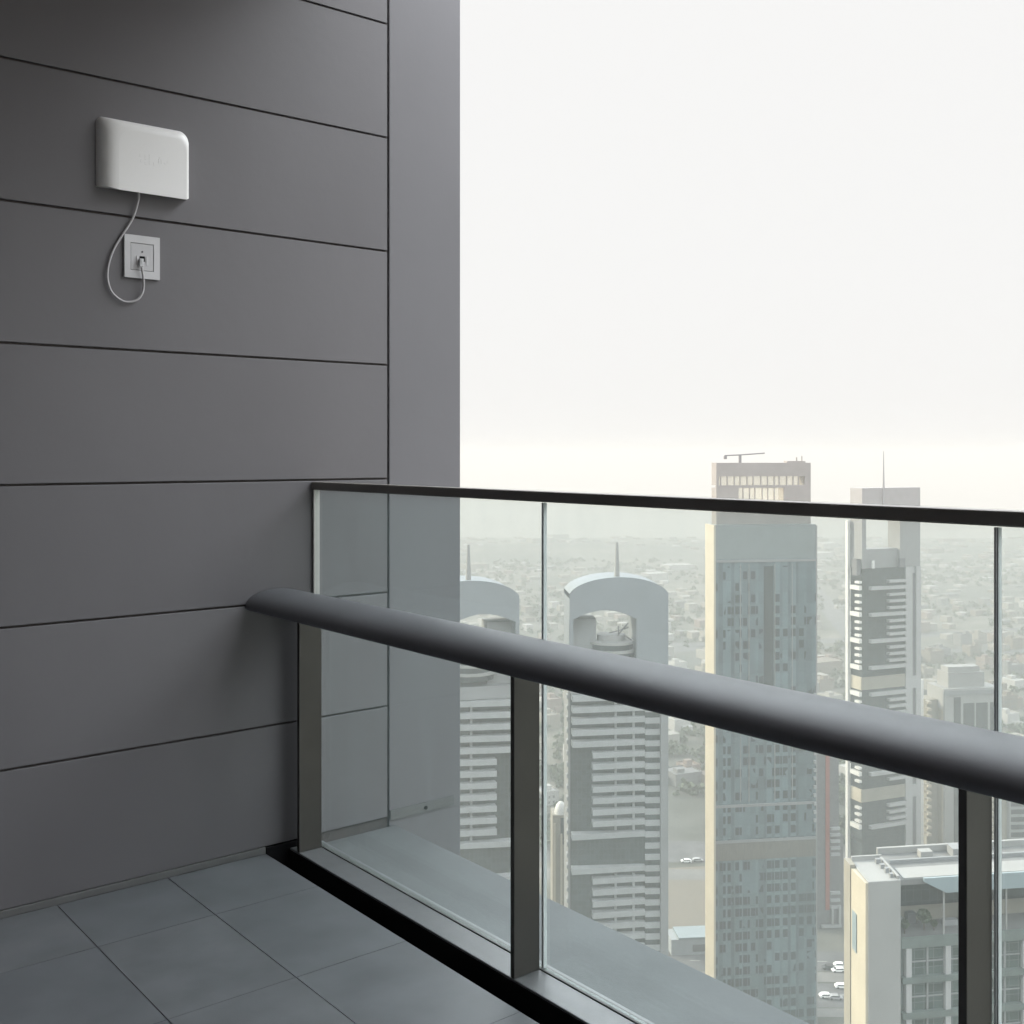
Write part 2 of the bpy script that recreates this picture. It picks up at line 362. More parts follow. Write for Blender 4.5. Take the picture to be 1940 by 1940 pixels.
# clad wall with real open joints
wl = empty('clad_wall', (1.2, WY+0.3, 0))
tag(wl, 'grey wall of wide horizontal metal panels with dark joints beside the balcony', 'wall')
off = -Vector(wl.location)
zs = [0.028] + [0.491 + 0.4755*k for k in range(0, 16)]
cl = MB()
for i in range(len(zs)-1):
    dy_ = rnd.uniform(-0.0007, 0.0007); cl.box(-3.0, 2.501, WY+dy_, WY+0.0125, zs[i]+(0.0042 if i else 0.0), zs[i+1]-0.0042, i % 3)
cl.build('cladding', [M['clad'], M['clad_b'], M['clad_c']], wl, loc=off, bevel=0.0015)
box('backing', M['dark'], wl, -3.0, 2.515, WY+0.013, WY+0.5, -9, zs[-1], loc=off)
box('pilaster', M['pil'], wl, 2.511, 2.88, WY, WY+0.55, -9, zs[-1], loc=off, bevel=0.004)
box('skirting', M['skirt'], wl, -3.0, 1.945, WY-0.006, WY+0.02, 0.001, 0.026, loc=off, bevel=0.002)
mb = MB(); mb.box(2.513, 2.84, WY-0.008, WY-0.0005, 0.012, 0.052); mb.cyl(0, 0, 0, 0.004, 0.008, n=12, mi=1)
for i in range(len(mb.v)-48, len(mb.v)):
    x, y, z = mb.v[i]; mb.v[i] = (2.69 + x, WY - 0.008 - z, 0.03 + y)
mb.build('trim_strip', [M['skirt'], M['black']], wl, loc=off)
box('end_cap', M['black'], wl, 1.95, 2.15, WY-0.004, WY+0.02, -0.11, 0.022, loc=off)

box_ceiling = MB(); box_ceiling.box(-1.1, 2.3, -7, WY-0.004, 3.72, 3.95)
tag(box_ceiling.build('balcony_ceiling', M['ceil']), 'dark balcony ceiling overhead', 'ceiling', kind='structure')
bw = MB(); bw.box(-1.15, -0.95, -7, WY-0.004, -0.1, 3.72)
tag(bw.build('apartment_wall', M['inside']), 'dark glazed apartment front along the balcony', 'wall', kind='structure')

# balustrade
bl = empty('glass_balustrade', (2.16, 1.2, 0))
tag(bl, 'glass balustrade with dark top rail, bronze posts and wide grey oval handrail', 'balustrade')
off = -Vector(bl.location)
panes = [(2.5365, 3.926), (1.1295, 2.5295), (-0.2705, 1.1225), (-1.67, -0.2775)]
for y0, y1 in panes:
    gp_ = box('glass_pane', M['glass'], bl, 2.157, 2.169, y0, y1, 0.004, 1.404, loc=off, bevel=0.001)
    box('polished_edge', M['edge'], gp_, 2.1565, 2.1695, y0-0.0004, y0+0.0012, 0.005, 1.4)
    if y1 < 3.9: box('polished_edge', M['edge'], gp_, 2.1565, 2.1695, y1-0.0012, y1+0.0004, 0.005, 1.4)
box('top_rail', M['rail'], bl, 2.142, 2.186, -7, 3.936, 1.403, 1.435, loc=off, bevel=0.004)
box('wall_channel', M['alu'], bl, 2.150, 2.176, 3.928, 3.938, 0.0, 1.403, loc=off)
mb = MB(); mb.box(2.049, 2.150, -7, 3.936, -0.12, 0.0, 0); mb.box(2.176, 2.194, -7, 3.936, -0.12, -0.002, 0)
mb.build('sill', M['sill'], bl, loc=off, bevel=0.003)
box('gasket', M['gasket'], bl, 2.151, 2.175, -7, 3.936, -0.1, 0.003, loc=off)
for y in (3.861, 2.537, 1.130, -0.27, -1.67):
    p = box('post', M['post'], bl, 2.050, 2.148, y, y+0.018, 0.001, 0.955, loc=off, bevel=0.0015)
    if y < 3.8:
        box('joint_seal', M['gasket'], bl, 2.1625, 2.1660, y-0.0052, y-0.0024, 0.005, 1.4, loc=off)
    box('bracket', M['post'], p, 2.02, 2.07, y+0.003, y+0.015, 0.955, 0.962, loc=Vector((0,0,0)))
# handrail: flat underside, curved top
prof = []
for i in range(0, 41):
    a = math.pi * i / 40
    prof.append((1.995 + 0.134*math.cos(a), 0.957 + 0.066*math.sin(a)**0.9))
prof += [(1.863, 0.951), (1.87, 0.948), (2.12, 0.948), (2.127, 0.951)]
hr = MB(); hr.extrude_y(prof, -7, 3.938, 0, True)
hr.build('handrail', M['hand'], bl, loc=off)

# router
def wall_pt(u, v, d=0.0):                    # a point at distance d in front of the wall
    a = (u-CX)/F; b = (HY-v)/F; Y = WY - d
    t = Y / (0.779 - 0.627*a); return (t*(0.627+0.779*a), Y, EYE + t*b)
rt = empty('wireless_router', (1.45, WY, 2.475))
tag(rt, 'white wedge shaped wireless router mounted on the grey wall panel', 'router')
def router_outline(k):
    """Rounded outline, k = 0 at the wall, 1 at the front face; the bottom stays flat."""
    x0 = 1.299 + 0.045*k; x1 = 1.628 - 0.014*k; z0 = 2.484 - 0.008*k; z1 = 2.731 - 0.030*k
    rl = 0.022 + 0.02*k; rr = 0.034 + 0.008*k; pts = [(x0, z0), (x1, z0)]
    for i in range(0, 11):
        a = math.pi/2*i/10; pts.append((x1-rr+rr*math.cos(a), z1-rr+rr*math.sin(a)))
    for i in range(0, 11):
        a = math.pi/2 + math.pi/2*i/10; pts.append((x0+rl+rl*math.cos(a), z1-rl+rl*math.sin(a)))
    return pts
secs = [(0.001, 0.0), (0.008, 0.04), (0.020, 0.15), (0.031, 0.31), (0.040, 0.50), (0.0465, 0.72), (0.050, 0.97), (0.0515, 1.22), (0.052, 1.42)]
mb = MB(); rings = [[(x-1.45, -y, z-2.475) for x, z in router_outline(k)] for y, k in secs]; n = len(rings[0])
vs = [p for r_ in rings for p in r_]
fs = [(i*n+j, i*n+(j+1) % n, (i+1)*n+(j+1) % n, (i+1)*n+j) for i in range(len(rings)-1) for j in range(1, n)]
mb.add(vs, fs, 0, True)
mb.add(vs, [tuple(i*n for i in range(len(rings))) + tuple(i*n+1 for i in range(len(rings)-1, -1, -1))], 0)
mb.add(rings[-1], [tuple(range(n))], 0); mb.add(rings[0], [tuple(range(n-1, -1, -1))], 0)
mb.build('casing', M['white'], rt)
# raised lettering, too worn to read in the photograph: faint upright strokes, a bowl and an arch
lt = MB()
def rs(u0, v0, u1, v1):
    a = wall_pt(u0, v1, 0.052); b = wall_pt(u1, v0, 0.052)
    lt.box(a[0]-1.45, b[0]-1.45, -0.0526, -0.0519, a[2]-2.475, b[2]-2.475)
for q in ((264.5, 293, 269.5, 296.5), (266.5, 302, 269.3, 307), (274.5, 293, 277, 302), (274.5, 307, 277.5, 311.5), (282.5, 293.5, 285, 311.5),
          (291, 308, 293.5, 314), (300.2, 301, 302, 310), (305.2, 301, 307, 310), (302, 298.6, 305.2, 301), (311, 308, 314.5, 311.5), (316.5, 305, 321, 309)):
    rs(*q)
lt.build('raised_lettering', M['white'], rt)

# wall outlet
ot = empty('network_socket', (1.46, WY, 2.252))
tag(ot, 'square light grey network socket plate on the wall under the router', 'socket')
fm = MB()
x0, x1, z0, z1 = -0.064, 0.064, -0.0765, 0.0765
fm.box(x0, -0.042, -0.012, -0.001, z0, z1); fm.box(0.042, x1, -0.012, -0.001, z0, z1)
fm.box(-0.042, 0.042, -0.012, -0.001, z0, -0.049); fm.box(-0.042, 0.042, -0.012, -0.001, 0.049, z1)
fm.build('frame', M['plate'], ot)
fm = MB(); fm.box(-0.040, 0.040, -0.0105, -0.001, -0.047, 0.047); fm.cyl(0, 0, 0, 0.002, 0.003, n=10, mi=1)
for i in range(len(fm.v)-40, len(fm.v)):
    x, y, z = fm.v[i]; fm.v[i] = (x, -0.0105 - z, 0.019 + y)
fm.build('insert', [M['plate2'], M['slate']], ot)
fm = MB(); fm.box(-0.009, 0.009, -0.0125, -0.010, -0.016, 0.003, 0); fm.box(-0.021, -0.014, -0.013, -0.010, -0.03, 0.004, 1); fm.box(0.014, 0.021, -0.013, -0.010, -0.03, 0.004, 1)
fm.build('jack', [M['black'], M['plate']], ot)

cb = empty('network_cable', wall_pt(262.8, 366, 0.03))
tag(cb, 'thin grey network cable looping from the router down to the socket', 'cable')
off = -Vector(cb.location)
cp = [(262.9,362,.034),(262.8,366,.030),(261.8,380.5,.022),(251.4,413.6,.014),(232.8,443.6,.010),(216,471.6,.010),(206,500.6,.010),(203.8,527,.010),(211,552,.010),
      (228,568,.011),(244,572,.012),(261,567,.014),(270.5,553,.017),(272.3,534,.021),(270.5,518,.025),(268.6,506,.027)]
pts = [Vector(wall_pt(*q)) for q in cp]; fine = []
for i in range(len(pts)-1):
    p0, p1, p2, p3 = pts[max(i-1,0)], pts[i], pts[i+1], pts[min(i+2,len(pts)-1)]
    for k in range(8):
        t = k/8; fine.append(0.5*((2*p1)+(-p0+p2)*t+(2*p0-5*p1+4*p2-p3)*t*t+(-p0+3*p1-3*p2+p3)*t**3))
fine.append(pts[-1])
MB().tube(fine, 0.0041, 12).build('sheath', M['cable'], cb, loc=off)
pg = Vector(wall_pt(267.8, 496, 0.022))
mb = MB(); mb.box(pg.x-0.0065, pg.x+0.0065, pg.y-0.006, pg.y+0.008, pg.z-0.016, pg.z+0.011); mb.box(pg.x-0.003, pg.x+0.003, pg.y-0.0075, pg.y-0.006, pg.z-0.006, pg.z+0.009)
mb.build('plug', M['plug'], cb, loc=off, bevel=0.001)

# ================================================================== GROUND AND ROADS
g = MB(); n = 96; Rg = 12500.0
g.add([(0,0,GZ)] + [(Rg*math.cos(2*math.pi*i/n), Rg*math.sin(2*math.pi*i/n), GZ) for i in range(n)], [(0, 1+i, 1+(i+1) % n) for i in range(n)])
tag(g.build('ground', M['ground']), kind='structure')
def strip(name, m, quads, dz):
    b = MB()
    for q in quads:
        vs = [W(l, d, GZ+dz) for l, d in q]; b.add(vs, [(0,1,2,3)])
    return tag(b.build(name, m), kind='structure')
def gl(u, v): d = 200*F/(v-HY); return ((u-CX)/F*d, d)
strip('sandy_ground', M['sand'], [[gl(1200,1772), gl(1360,1768), gl(1360,1640), gl(1200,1648)]], 0.02)
strip('desert', mat('pale_desert', (0.20, 0.192, 0.17), 0.95, 0, 0.1, 0.002), [[(-3500, 2640), (5200, 2560), (9000, 8800), (-7000, 8800)]], 0.05)
strip('road', M['asph'], [[(-400, 552), (600, 530), (600, 560), (-400, 582)],
                          [(-200, 404), (400, 396), (400, 414), (-200, 422)], [(-200, 432), (400, 424), (400, 441), (-200, 449)],
                          [(-500, 905), (1400, 1500), (1400, 1526), (-500, 931)], [(250, 560), (560, 2400), (585, 2400), (275, 560)],
                          [(-100, 1180), (1200, 1020), (1200, 1040), (-100, 1200)]], 0.03)
strip('pavement', M['pave'], [[(-200, 423), (400, 415), (400, 423), (-200, 431)], [(-200, 397), (400, 389), (400, 395), (-200, 403)],
                              [(-400, 530), (200, 516), (200, 528), (-400, 549)]], 0.12)
ml = []
for k in range(60):
    l = -200 + k*10; d0 = 413 - 0.0133*(l+200); d1 = 440 - 0.0133*(l+200)
    ml += [[(l, d0), (l+4, d0-0.05), (l+4, d0+0.25), (l, d0+0.3)], [(l, d1), (l+4, d1-0.05), (l+4, d1+0.25), (l, d1+0.3)]]
strip('road_marking', M['paintw'], ml, 0.045)

# ================================================================== TOWERS
# --- the two arch-topped towers
def arch_tower(site):
    s = site; r = s.root('arch_tower')
    Wd = 31.6; D = 15.0
    body = MB(); body.box(0.6, 24.3, 2.4, D, 0, 124, 0); body.box(24.3, 29.2, 1.6, D, 0, 124, 0)
    body.build('glazing', M['panes'], r)
    fin = MB(); fin.box(29.2, Wd, 0.0, D, 0, 124); fin.box(0.0, 0.6, 3.4, D, 0, 124); fin.box(0.6, 29.2, 1.4, D+0.4, 123.6, 127.5)
    fin.build('wall', M['tgrey'], r)
    # crown: barrel vault with an open arch
    N_ = 28; zsh, zpk = 154.0, 160.6
    top = [(Wd*(0.5-0.5*math.cos(math.pi*i/N_)), 0) for i in range(N_+1)]
    top = [(x, zsh + (zpk-zsh)*math.sqrt(max(0, 1-((x-Wd/2)/(Wd/2+0.4))**2))*1.0) for x, _ in top]
    zb = 126.0; xo0, xo1 = 1.2, 21.4
    inn = [(xo0 + (xo1-xo0)*i/14, 147.4 + 2.8*math.sin(math.pi*i/14)) for i in range(15)]
    c = MB()
    outer = [(0, zb)] + [(0, zsh-1)] + top[1:-1] + [(Wd, zsh-1), (Wd, zb)]
    inner = [(xo0, zb)] + inn + [(xo1, zb)]
    # front and back faces as strips between the opening and the vault
    def top_at(x): 
        for i in range(len(top)-1):
            if top[i][0] <= x <= top[i+1][0]:
                t = (x-top[i][0])/max(1e-6, top[i+1][0]-top[i][0]); return top[i][1]+(top[i+1][1]-top[i][1])*t
        return zsh
    cols = sorted(set([0.0, xo0, xo1, Wd] + [x for x, _ in inn] + [x for x, _ in top]))
    def low(x):
        if x < xo0-1e-6 or x > xo1+1e-6: return zb
        k = (x-xo0)/(xo1-xo0); return 147.4 + 2.8*math.sin(math.pi*min(1, max(0, k)))
    for a, b in zip(cols[:-1], cols[1:]):
        if b-a < 1e-5: continue
        mid = (a+b)/2; solid = mid < xo0 or mid > xo1
        la, lb = (zb, zb) if solid else (low(a), low(b))
        ta, tb = top_at(a), top_at(b)
        c.add([(a,0,la),(b,0,lb),(b,0,tb),(a,0,ta)], [(0,1,2,3)])
        c.add([(a,D,la),(b,D,lb),(b,D,tb),(a,D,ta)], [(3,2,1,0)])
        c.add([(a,0,ta),(b,0,tb),(b,D,tb),(a,D,ta)], [(0,1,2,3)], 0, True)
        if not solid: c.add([(a,0,la),(b,0,lb),(b,D,lb),(a,D,la)], [(3,2,1,0)])
    c.add([(0,0,zb),(0,D,zb),(0,D,zsh),(0,0,zsh)], [(3,2,1,0)]); c.add([(Wd,0,zb),(Wd,D,zb),(Wd,D,zsh),(Wd,0,zsh)], [(0,1,2,3)])
    c.add([(xo0,0,zb),(xo0,D,zb),(xo0,D,147.4),(xo0,0,147.4)], [(0,1,2,3)]); c.add([(xo1,0,zb),(xo1,D,zb),(xo1,D,147.4),(xo1,0,147.4)], [(3,2,1,0)])
    c.build('crown', M['crown'], r)
    MB().cyl(15.6, 3.0, 158.5, 171.5, 1.0, 0.4, 14).build('spire', M['ivory'], r)
    box('core', M['tgrey'], r, 1.3, 9.2, 5.0, D-1, 127.5, 146.8)
    t = MB()
    for k, (rad, z) in enumerate(((8.8, 131.0), (8.6, 133.6), (8.3, 136.2), (7.9, 138.8))):
        t.cyl(14.5, 8.0, z-1.8, z-0.001, rad-0.8, n=40, mi=1); t.cyl(14.5, 8.0, z, z+0.8, rad, n=40, mi=0)
    t.cyl(14.5, 8.0, 139.6, 141.4, 4.6, n=32, mi=0)
    t.build('roof_terrace', [M['ivory'], M['tdark']], r)
    a = MB(); a.tube([(16.5,6,141.4),(19.8,6,145.2)], 0.22, 8); a.tube([(13.4,6,142.0),(17.6,6,143.0),(20.0,6.2,143.8)], 0.18, 8); a.tube([(18.2,6,141.5),(20.9,6,139.6)], 0.22, 8); a.tube([(16.6,6,141.3),(16.6,6,144.2)], 0.18, 8)
    a.build('roof_antenna', M['slate'], r)
    # balcony bands, a wedge that stands further out on the left
    def wedge(b, xa, z0, z1):
        ya = 2.4 - 2.3*(24.3-xa)/24.3
        b.prism([(xa, ya-1.4), (24.3, 1.0), (24.3, 2.6), (xa, 2.6)], z0, z1)
    for k in range(28):
        z = 121.6 - 3.62*k
        if z < 26: break
        b = MB()
        if 66.5 < z < 80:
            if k in (12, 15): wedge(b, 0.7, z-0.2, z+1.5)
        elif z > 104: wedge(b, 0.8, z, z+1.75)
        else: wedge(b, 7.3, z, z+1.75)
        if b.v: b.build('balcony', M['tband'], r)
        box('balcony', M['tband'], r, 24.35, 29.15, 0.9, 1.59, z-0.5, z+1.25)
        box('side_balcony', M['tband'], r, -0.5, -0.004, 3.5, 6.0, z, z+1.3)
    pr = MB()
    for x in (14.6, 20.4): pr.box(x, x+0.7, 1.5, 2.3, 30, 66); pr.box(x, x+0.7, 1.5, 2.3, 80, 122)
    pr.build('pier', M['tband'], r)
    return r
tw_r = arch_tower(Site(1079, 350, 4))
tag(tw_r, 'arch topped tower whose whole width and open crown show through the middle pane', 'tower', 'twin arch topped towers with white balcony bands')
tw_l = copy_tree(tw_r); tw_l.location = W((984-CX)/F*345.0, 345.0, GZ); tw_l.scale = (-1, 1, 1); tw_l.rotation_euler.z = R(13) - PSI   # the twin is its mirror image
tag(tw_l, 'arch topped tower half hidden by the grey wall corner', 'tower', 'twin arch topped towers with white balcony bands')

# --- the glass tower with the roof crane
s = Site(1354, 380, 8); r = s.root('glass_tower')
tag(r, 'tall blue green glass tower with an open framed top and a pale sunlit side', 'tower')
Wd, Dp = 36.9, 9.4
box('curtain_wall', M['curtain'], r, 0.35, Wd-0.5, 0.0, Dp-0.3, 0, 163.5)
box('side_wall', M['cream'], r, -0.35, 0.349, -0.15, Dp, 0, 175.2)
sw = MB(); sw.box(-0.36, -0.3505, 0, 0.001, 0, 1)
box('edge_wall', M['tgrey'], r, Wd-0.499, Wd, -0.1, Dp, 0, 174.8)
u = MB(); u.box(0.35, Wd-0.5, 0.05, Dp-0.2, 163.5, 175.2)
u.build('upper_wall', mat('upper_cladding', (0.125, 0.142, 0.144), 0.4, 0, 0.08, 0.2), r)
for z in (78.2, 66.0, 162.4): box('floor_band', M['tgrey'], r, 0.4, Wd-0.55, -0.35, -0.01, z, z+0.9)
box('mechanical_floor', mat('louvre_brown', (0.085, 0.078, 0.066), 0.6, 0, 0.2, 0.8, stretch=(3, 1, 0.3)), r, 0.4, Wd-0.55, -0.2, -0.012, 60.0, 65.9)
xs0, xs1 = s.x(1447), s.x(1465)
box('recess_strip', M['tdark'], r, xs0, xs1, -0.12, -0.004, s.z(1310), s.z(1074))
for x in (s.x(1402), s.x(1418), s.x(1467), s.x(1500)): box('mullion', M['tgrey'], r, x, x+0.25, -0.3, -0.004, 80, s.z(1070))
ub = MB(); x0, x1, y0, y1 = 1.6, s.x(1536, 3), 3.0, 8.2
z1, z2, z3, z4, zt = 175.21, s.z(950), s.z(925), s.z(903), s.z(877)
ub.box(x0, x1, y0, y1, z1, z2)
ub.box(x0, x0+8.0, y0, y1, z2, z3); ub.box(s.x(1485, 3), x1, y0, y1, z2, z3)
ub.box(x0, x1, y0, y0+1.0, z3, z3+0.9); ub.box(x0, x1, y0, y1, z4, zt)
ub.box(x0, x0+0.9, y0, y1, z3+0.9, z4); ub.box(x1-2.2, x1, y0, y1, z3+0.9, z4)
for k in range(13):
    x = x0 + 1.8 + k*2.35 + rnd.uniform(-.35, .35); ub.box(x, x+0.28, y0+0.1, y0+0.6, z3+0.9, z4)
for k in range(6):
    x = x0 + 9.4 + k*2.3 + rnd.uniform(-.25, .25); ub.box(x, x+0.25, y0+0.1, y0+0.6, z2, z3)
box('crown_glazing', glass_mat('crown_glass', (0.90, 0.885, 0.83), 0.16, (0.6, 0.58, 0.5)), r, x0+1.0, x1-2.3, y0+0.7, y0+0.8, z2+0.01, z4-0.01)
ub.box(x0+26, x1-1.5, y0+1, y1-1, zt, zt+0.6); ub.box(x1-4.5, x1-4.1, y0+2, y0+2.4, zt, zt+1.9); ub.box(x1-2.5, x1-2.2, y0+2, y0+2.4, zt, zt+2.4)
ub.build('open_crown', mat('crown_frame', (0.16, 0.15, 0.14), 0.6, 0, 0.08, 0.2), r)
for k in range(16): box('balcony', M['tband'], r, Wd-1.5, Wd-0.65, -0.9, -0.12, 72+2.9*k, 73.1+2.9*k)
ZT = zt
cr = empty('roof_crane', r.matrix_basis @ Vector((0,0,0)), 0)
cr.location = W(s.x0, s.d, GZ) + Matrix.Rotation(s.yaw-PSI, 3, 'Z') @ Vector((s.x(1402,6), 6.0, ZT+0.003)); cr.rotation_euler.z = s.yaw-PSI
tag(cr, 'small thin maintenance crane on the roof of the glass tower', 'crane')
box('mast', M['slate'], cr, -0.4, 0.4, -0.4, 0.4, 0, 2.7)
mb = MB(); mb.tube([(-5.6,0,2.5),(0,0,2.75),(9.0,0,3.35)], 0.24, 8); mb.build('jib', M['slate'], cr)
box('counterweight', M['slate'], cr, -5.8, -4.9, -0.5, 0.5, 1.25, 2.4)

# --- the white tower with the mast
s = Site(1634, 500, 22); r = s.root('white_tower')
tag(r, 'white tower with an open square crown, thin mast and short white balconies', 'tower')
Wd, Dp = s.x(1745), 8.7; X = lambda u: s.x(u)
zr = s.z(1078)
xd0, xd1, xb1, xc0, xc1 = 0.6, X(1681), X(1716), X(1729), X(1736)
box('glazing', M['panes'], r, 0.3, xb1, 0.6, Dp-0.3, 0, zr)
mb = MB(); mb.box(xb1, xc0, 0, Dp, 0, zr); mb.box(xc1, Wd, 0, Dp, 0, zr); mb.box(xc0, xc1, 1.0, Dp, 0, zr)
for z in (s.z(1290), s.z(1500)): mb.box(xc0, xc1, 0.02, 0.9, z-5.5, z)
mb.build('wall', M['wband'], r)
box('slot_glazing', M['slate'], r, xc0+0.01, xc1-0.01, 0.7, 0.99, 0, zr-3)
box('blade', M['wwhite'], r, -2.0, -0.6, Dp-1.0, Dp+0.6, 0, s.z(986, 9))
mb = MB(); zc = s.z(925); zo = s.z(958)
mb.box(0.0, 2.3, 0.3, Dp-0.3, zr, zo); mb.box(X(1706), Wd-0.2, 0.3, Dp-0.3, zr, zo); mb.box(0.0, Wd-0.2, 0.3, Dp-0.3, zo, zc)
mb.box(2.3, X(1706), 2, Dp-0.3, zr, s.z(1042))
mb.build('open_crown', M['wcrown'], r)
MB().cyl(X(1674), 0.0, zo-6, 200.8, 0.75, 0.16, 12).build('mast', M['tgrey'], r)
box('roof_plant', M['slate'], r, -2.6, -0.4, 0.8, 4, zr-3, zr+4.4); box('roof_plant', M['slate'], r, X(1703), X(1714), -0.5, 0.25, zr, zr+4.2); box('vent_stack', M['wwhite'], r, X(1652), X(1656), -0.4, 0.25, zr, zr+3.6)
zt0 = s.z(1106)
for k in range(40):
    z = zt0 - 3.0*k
    if z < 28: break
    if s.z(1310) < z+1 < s.z(1282)+3.5 or s.z(1520) < z+1 < s.z(1496)+2: continue
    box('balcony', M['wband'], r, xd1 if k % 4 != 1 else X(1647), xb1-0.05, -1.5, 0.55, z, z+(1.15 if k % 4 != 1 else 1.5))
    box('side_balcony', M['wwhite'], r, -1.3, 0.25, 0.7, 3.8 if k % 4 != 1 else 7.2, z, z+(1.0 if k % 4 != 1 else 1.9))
for v in (1290, 1503):
    box('mechanical_floor', M['beige'], r, -0.4, xb1-0.06, 0.2, 0.59, s.z(v+18), s.z(v-6)); box('side_panel', M['cream'], r, -0.5, 0.28, 0.6, Dp-1.1, s.z(v+18), s.z(v-6))

# --- the dark tower with the red stripe
s = Site(1528, 465, 6); r = s.root('dark_tower')
tag(r, 'dark grey tower with a thin red vertical stripe, squeezed behind the glass tower', 'tower')
X = lambda u: s.x(u); zt = s.z(1395)
box('wall', M['slate'], r, 0, X(1589), 0, 14, 0, zt)
box('stripe', M['red'], r, X(1563.5), X(1571), -0.5, -0.004, 8, zt+1.5)
mb = MB(); mb.box(X(1589)+0.01, X(1603), 3, 14, 0, s.z(1590)); mb.build('side_wing', M['rooft'], r)
for v in (1568, 1580, 1592, 1605, 1617, 1690, 1704, 1717):
    box('balcony', M['tband'], r, X(1572), X(1590), -1.2, -0.004, s.z(v+5), s.z(v))
mb = MB(); mb.box(X(1555), X(1592), -1.6, -0.3, s.z(1757), s.z(1752)); mb.box(X(1574), X(1577), -1.4, -0.3, s.z(1752), s.z(1716)); mb.box(X(1587), X(1591), -1.4, -0.3, s.z(1752), s.z(1716))
mb.build('entrance_frame', M['tband'], r)

# --- the beige block beyond, right
s = Site(1790, 540, 10); r = s.root('beige_tower')
tag(r, 'beige stepped tower with tall dark window bays beside the white tower', 'tower')
X = lambda u: s.x(u); Z = s.z; zt = Z(1306)
mb = MB(); mb.box(0, X(1896), 0, 16, 0, zt); mb.box(X(1803), X(1872), 3, 13, zt, Z(1278)); mb.box(X(1806), X(1866), 4.5, 11, Z(1278), Z(1268), 0)
mb.build('wall', M['ivory'], r)
box('cornice', M['tgrey'], r, -0.4, X(1898), -0.5, -0.006, Z(1318), Z(1309))
for a, b in ((1807, 1820), (1825, 1846), (1849, 1871), (1876, 1884)):
    w_ = box('window_bay', M['panes'], r, X(a), X(b), -0.15, -0.004, 6, Z(1322) if a == 1807 else Z(1334))
mb = MB(); mb.box(X(1790)-0.2, 0.0-0.01, 1.5, 16, 0, Z(1345)); mb.box(-6.0, -0.25, 6, 16, 0, Z(1330)); mb.build('side_wing', M['beige'], r)
box('blade', M['wwhite'], r, -9.6, -8.3, 5, 6.6, 0, Z(1286, 5))
for k in range(20):
    z = Z(1335)-3.4*k
    if z > 3: box('balcony', M['cream'], r, -7.4, -5.4, 2.6, 5.95, z, z+1.2)

# --- block with sunlit balconies, far right
s = Site(1912, 480, 4); r = s.root('balcony_block')
tag(r, 'apartment block with rows of sunlit balconies past the beige stepped tower', 'apartment block')
X = lambda u: s.x(u); zt = s.z(1492)
box('wall', M['tgrey'], r, 0, 40, 0, 16, 0, zt); box('side_wall', M['beige'], r, -3.2, -0.004, 2, 16, 0, zt-1)
for k in range(9):
    z = zt - 4 - 3.3*k
    box('balcony', M['cream'], r, -4.6, -3.21, 3, 9, z, z+1.3)
    box('window_band', M['panes'], r, 0.8, 38, -0.1, -0.004, z-1.0, z+1.0)

# --- slender beige tower between the twins
s = Site(1047, 425, 3); r = s.root('slender_tower')
tag(r, 'slender pale beige tower with a small dome between the two arch topped towers', 'tower')
X = lambda u: s.x(u); zt = s.z(1545)
box('wall', M['beige'], r, 0, 9.5, 0, 9.5, 0, zt)
mb = MB()
for i in range(7):
    a0, a1 = math.pi/2*i/7, math.pi/2*(i+1)/7
    mb.cyl(3.4, 2.6, zt+0.01+4.6*math.sin(a0), zt+0.01+4.6*math.sin(a1), 2.5*math.cos(a0), max(0.03, 2.5*math.cos(a1)), 20)
mb.build('dome', M['wwhite'], r)
box('glazing', M['panes'], r, 3.0, 5.2, -0.12, -0.004, s.z(1600), s.z(1550)); 
for k in range(3): box('fin', M['cream'], r, 0.4+k*2.6, 1.1+k*2.6, -0.8, -0.004, 0, zt-3-4*k)

# --- the block in front, lower right
s = Site(1645, 170, 9); r = s.root('corner_block')
tag(r, 'near office block with a pale end wall, roof terrace and gridded green glass front', 'office block')
X = lambda u, y=0: s.x(u, y); Z = s.z
xr = X(1707); zs_ = 200-813/F*170
# plan sheared so that its side walls run straight back from the street
K_ = math.tan(s.yaw)
def sb(mb_, x0, x1, y0, y1, z0, z1, mi=0):
    return mb_.prism([(x0+K_*y0, y0), (x1+K_*y0, y0), (x1+K_*y1, y1), (x0+K_*y1, y1)], z0, z1, mi)
def sbox(name, m_, *a, **k): return sb(MB(), *a).build(name, m_, r, **k)
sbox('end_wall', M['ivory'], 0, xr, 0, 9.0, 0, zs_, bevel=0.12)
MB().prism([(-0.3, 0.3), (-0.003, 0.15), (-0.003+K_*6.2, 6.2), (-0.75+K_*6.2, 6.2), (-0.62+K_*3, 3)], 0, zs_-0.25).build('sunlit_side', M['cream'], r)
sbox('side_band', M['pblue'], -0.80, -0.66, 3.6, 5.6, zs_-12.5, zs_-6.5)
MB().prism([(-0.9+K_*6.3, 6.3), (-0.003+K_*6.3, 6.3), (-0.003+K_*9.2, 9.2), (-1.0+K_*9.2, 9.2)], 0, zs_+0.3).build('back_wing', M['beige'], r)
mb = MB(); sb(mb, 0.1, xr-0.1, 8.55, 8.95, zs_+0.002, zs_+0.7); mb.build('parapet', M['ivory'], r)
sbox('parapet', M['ivory'], xr-0.55, xr-0.1, 0.4, 8.5, zs_+0.002, zs_+0.5)
for k in range(4): sbox('vent', M['tgrey'], xr-1.4-0.1*k, xr-0.85, 1.0+1.9*k, 1.7+1.9*k, zs_+0.002, zs_+0.6+0.15*(k % 2))
zf = Z(1790); FX1 = 46.0
sbox('wall', M['greeng'], xr+0.01, FX1, 1.0, 11.4, 0, zf-0.6)
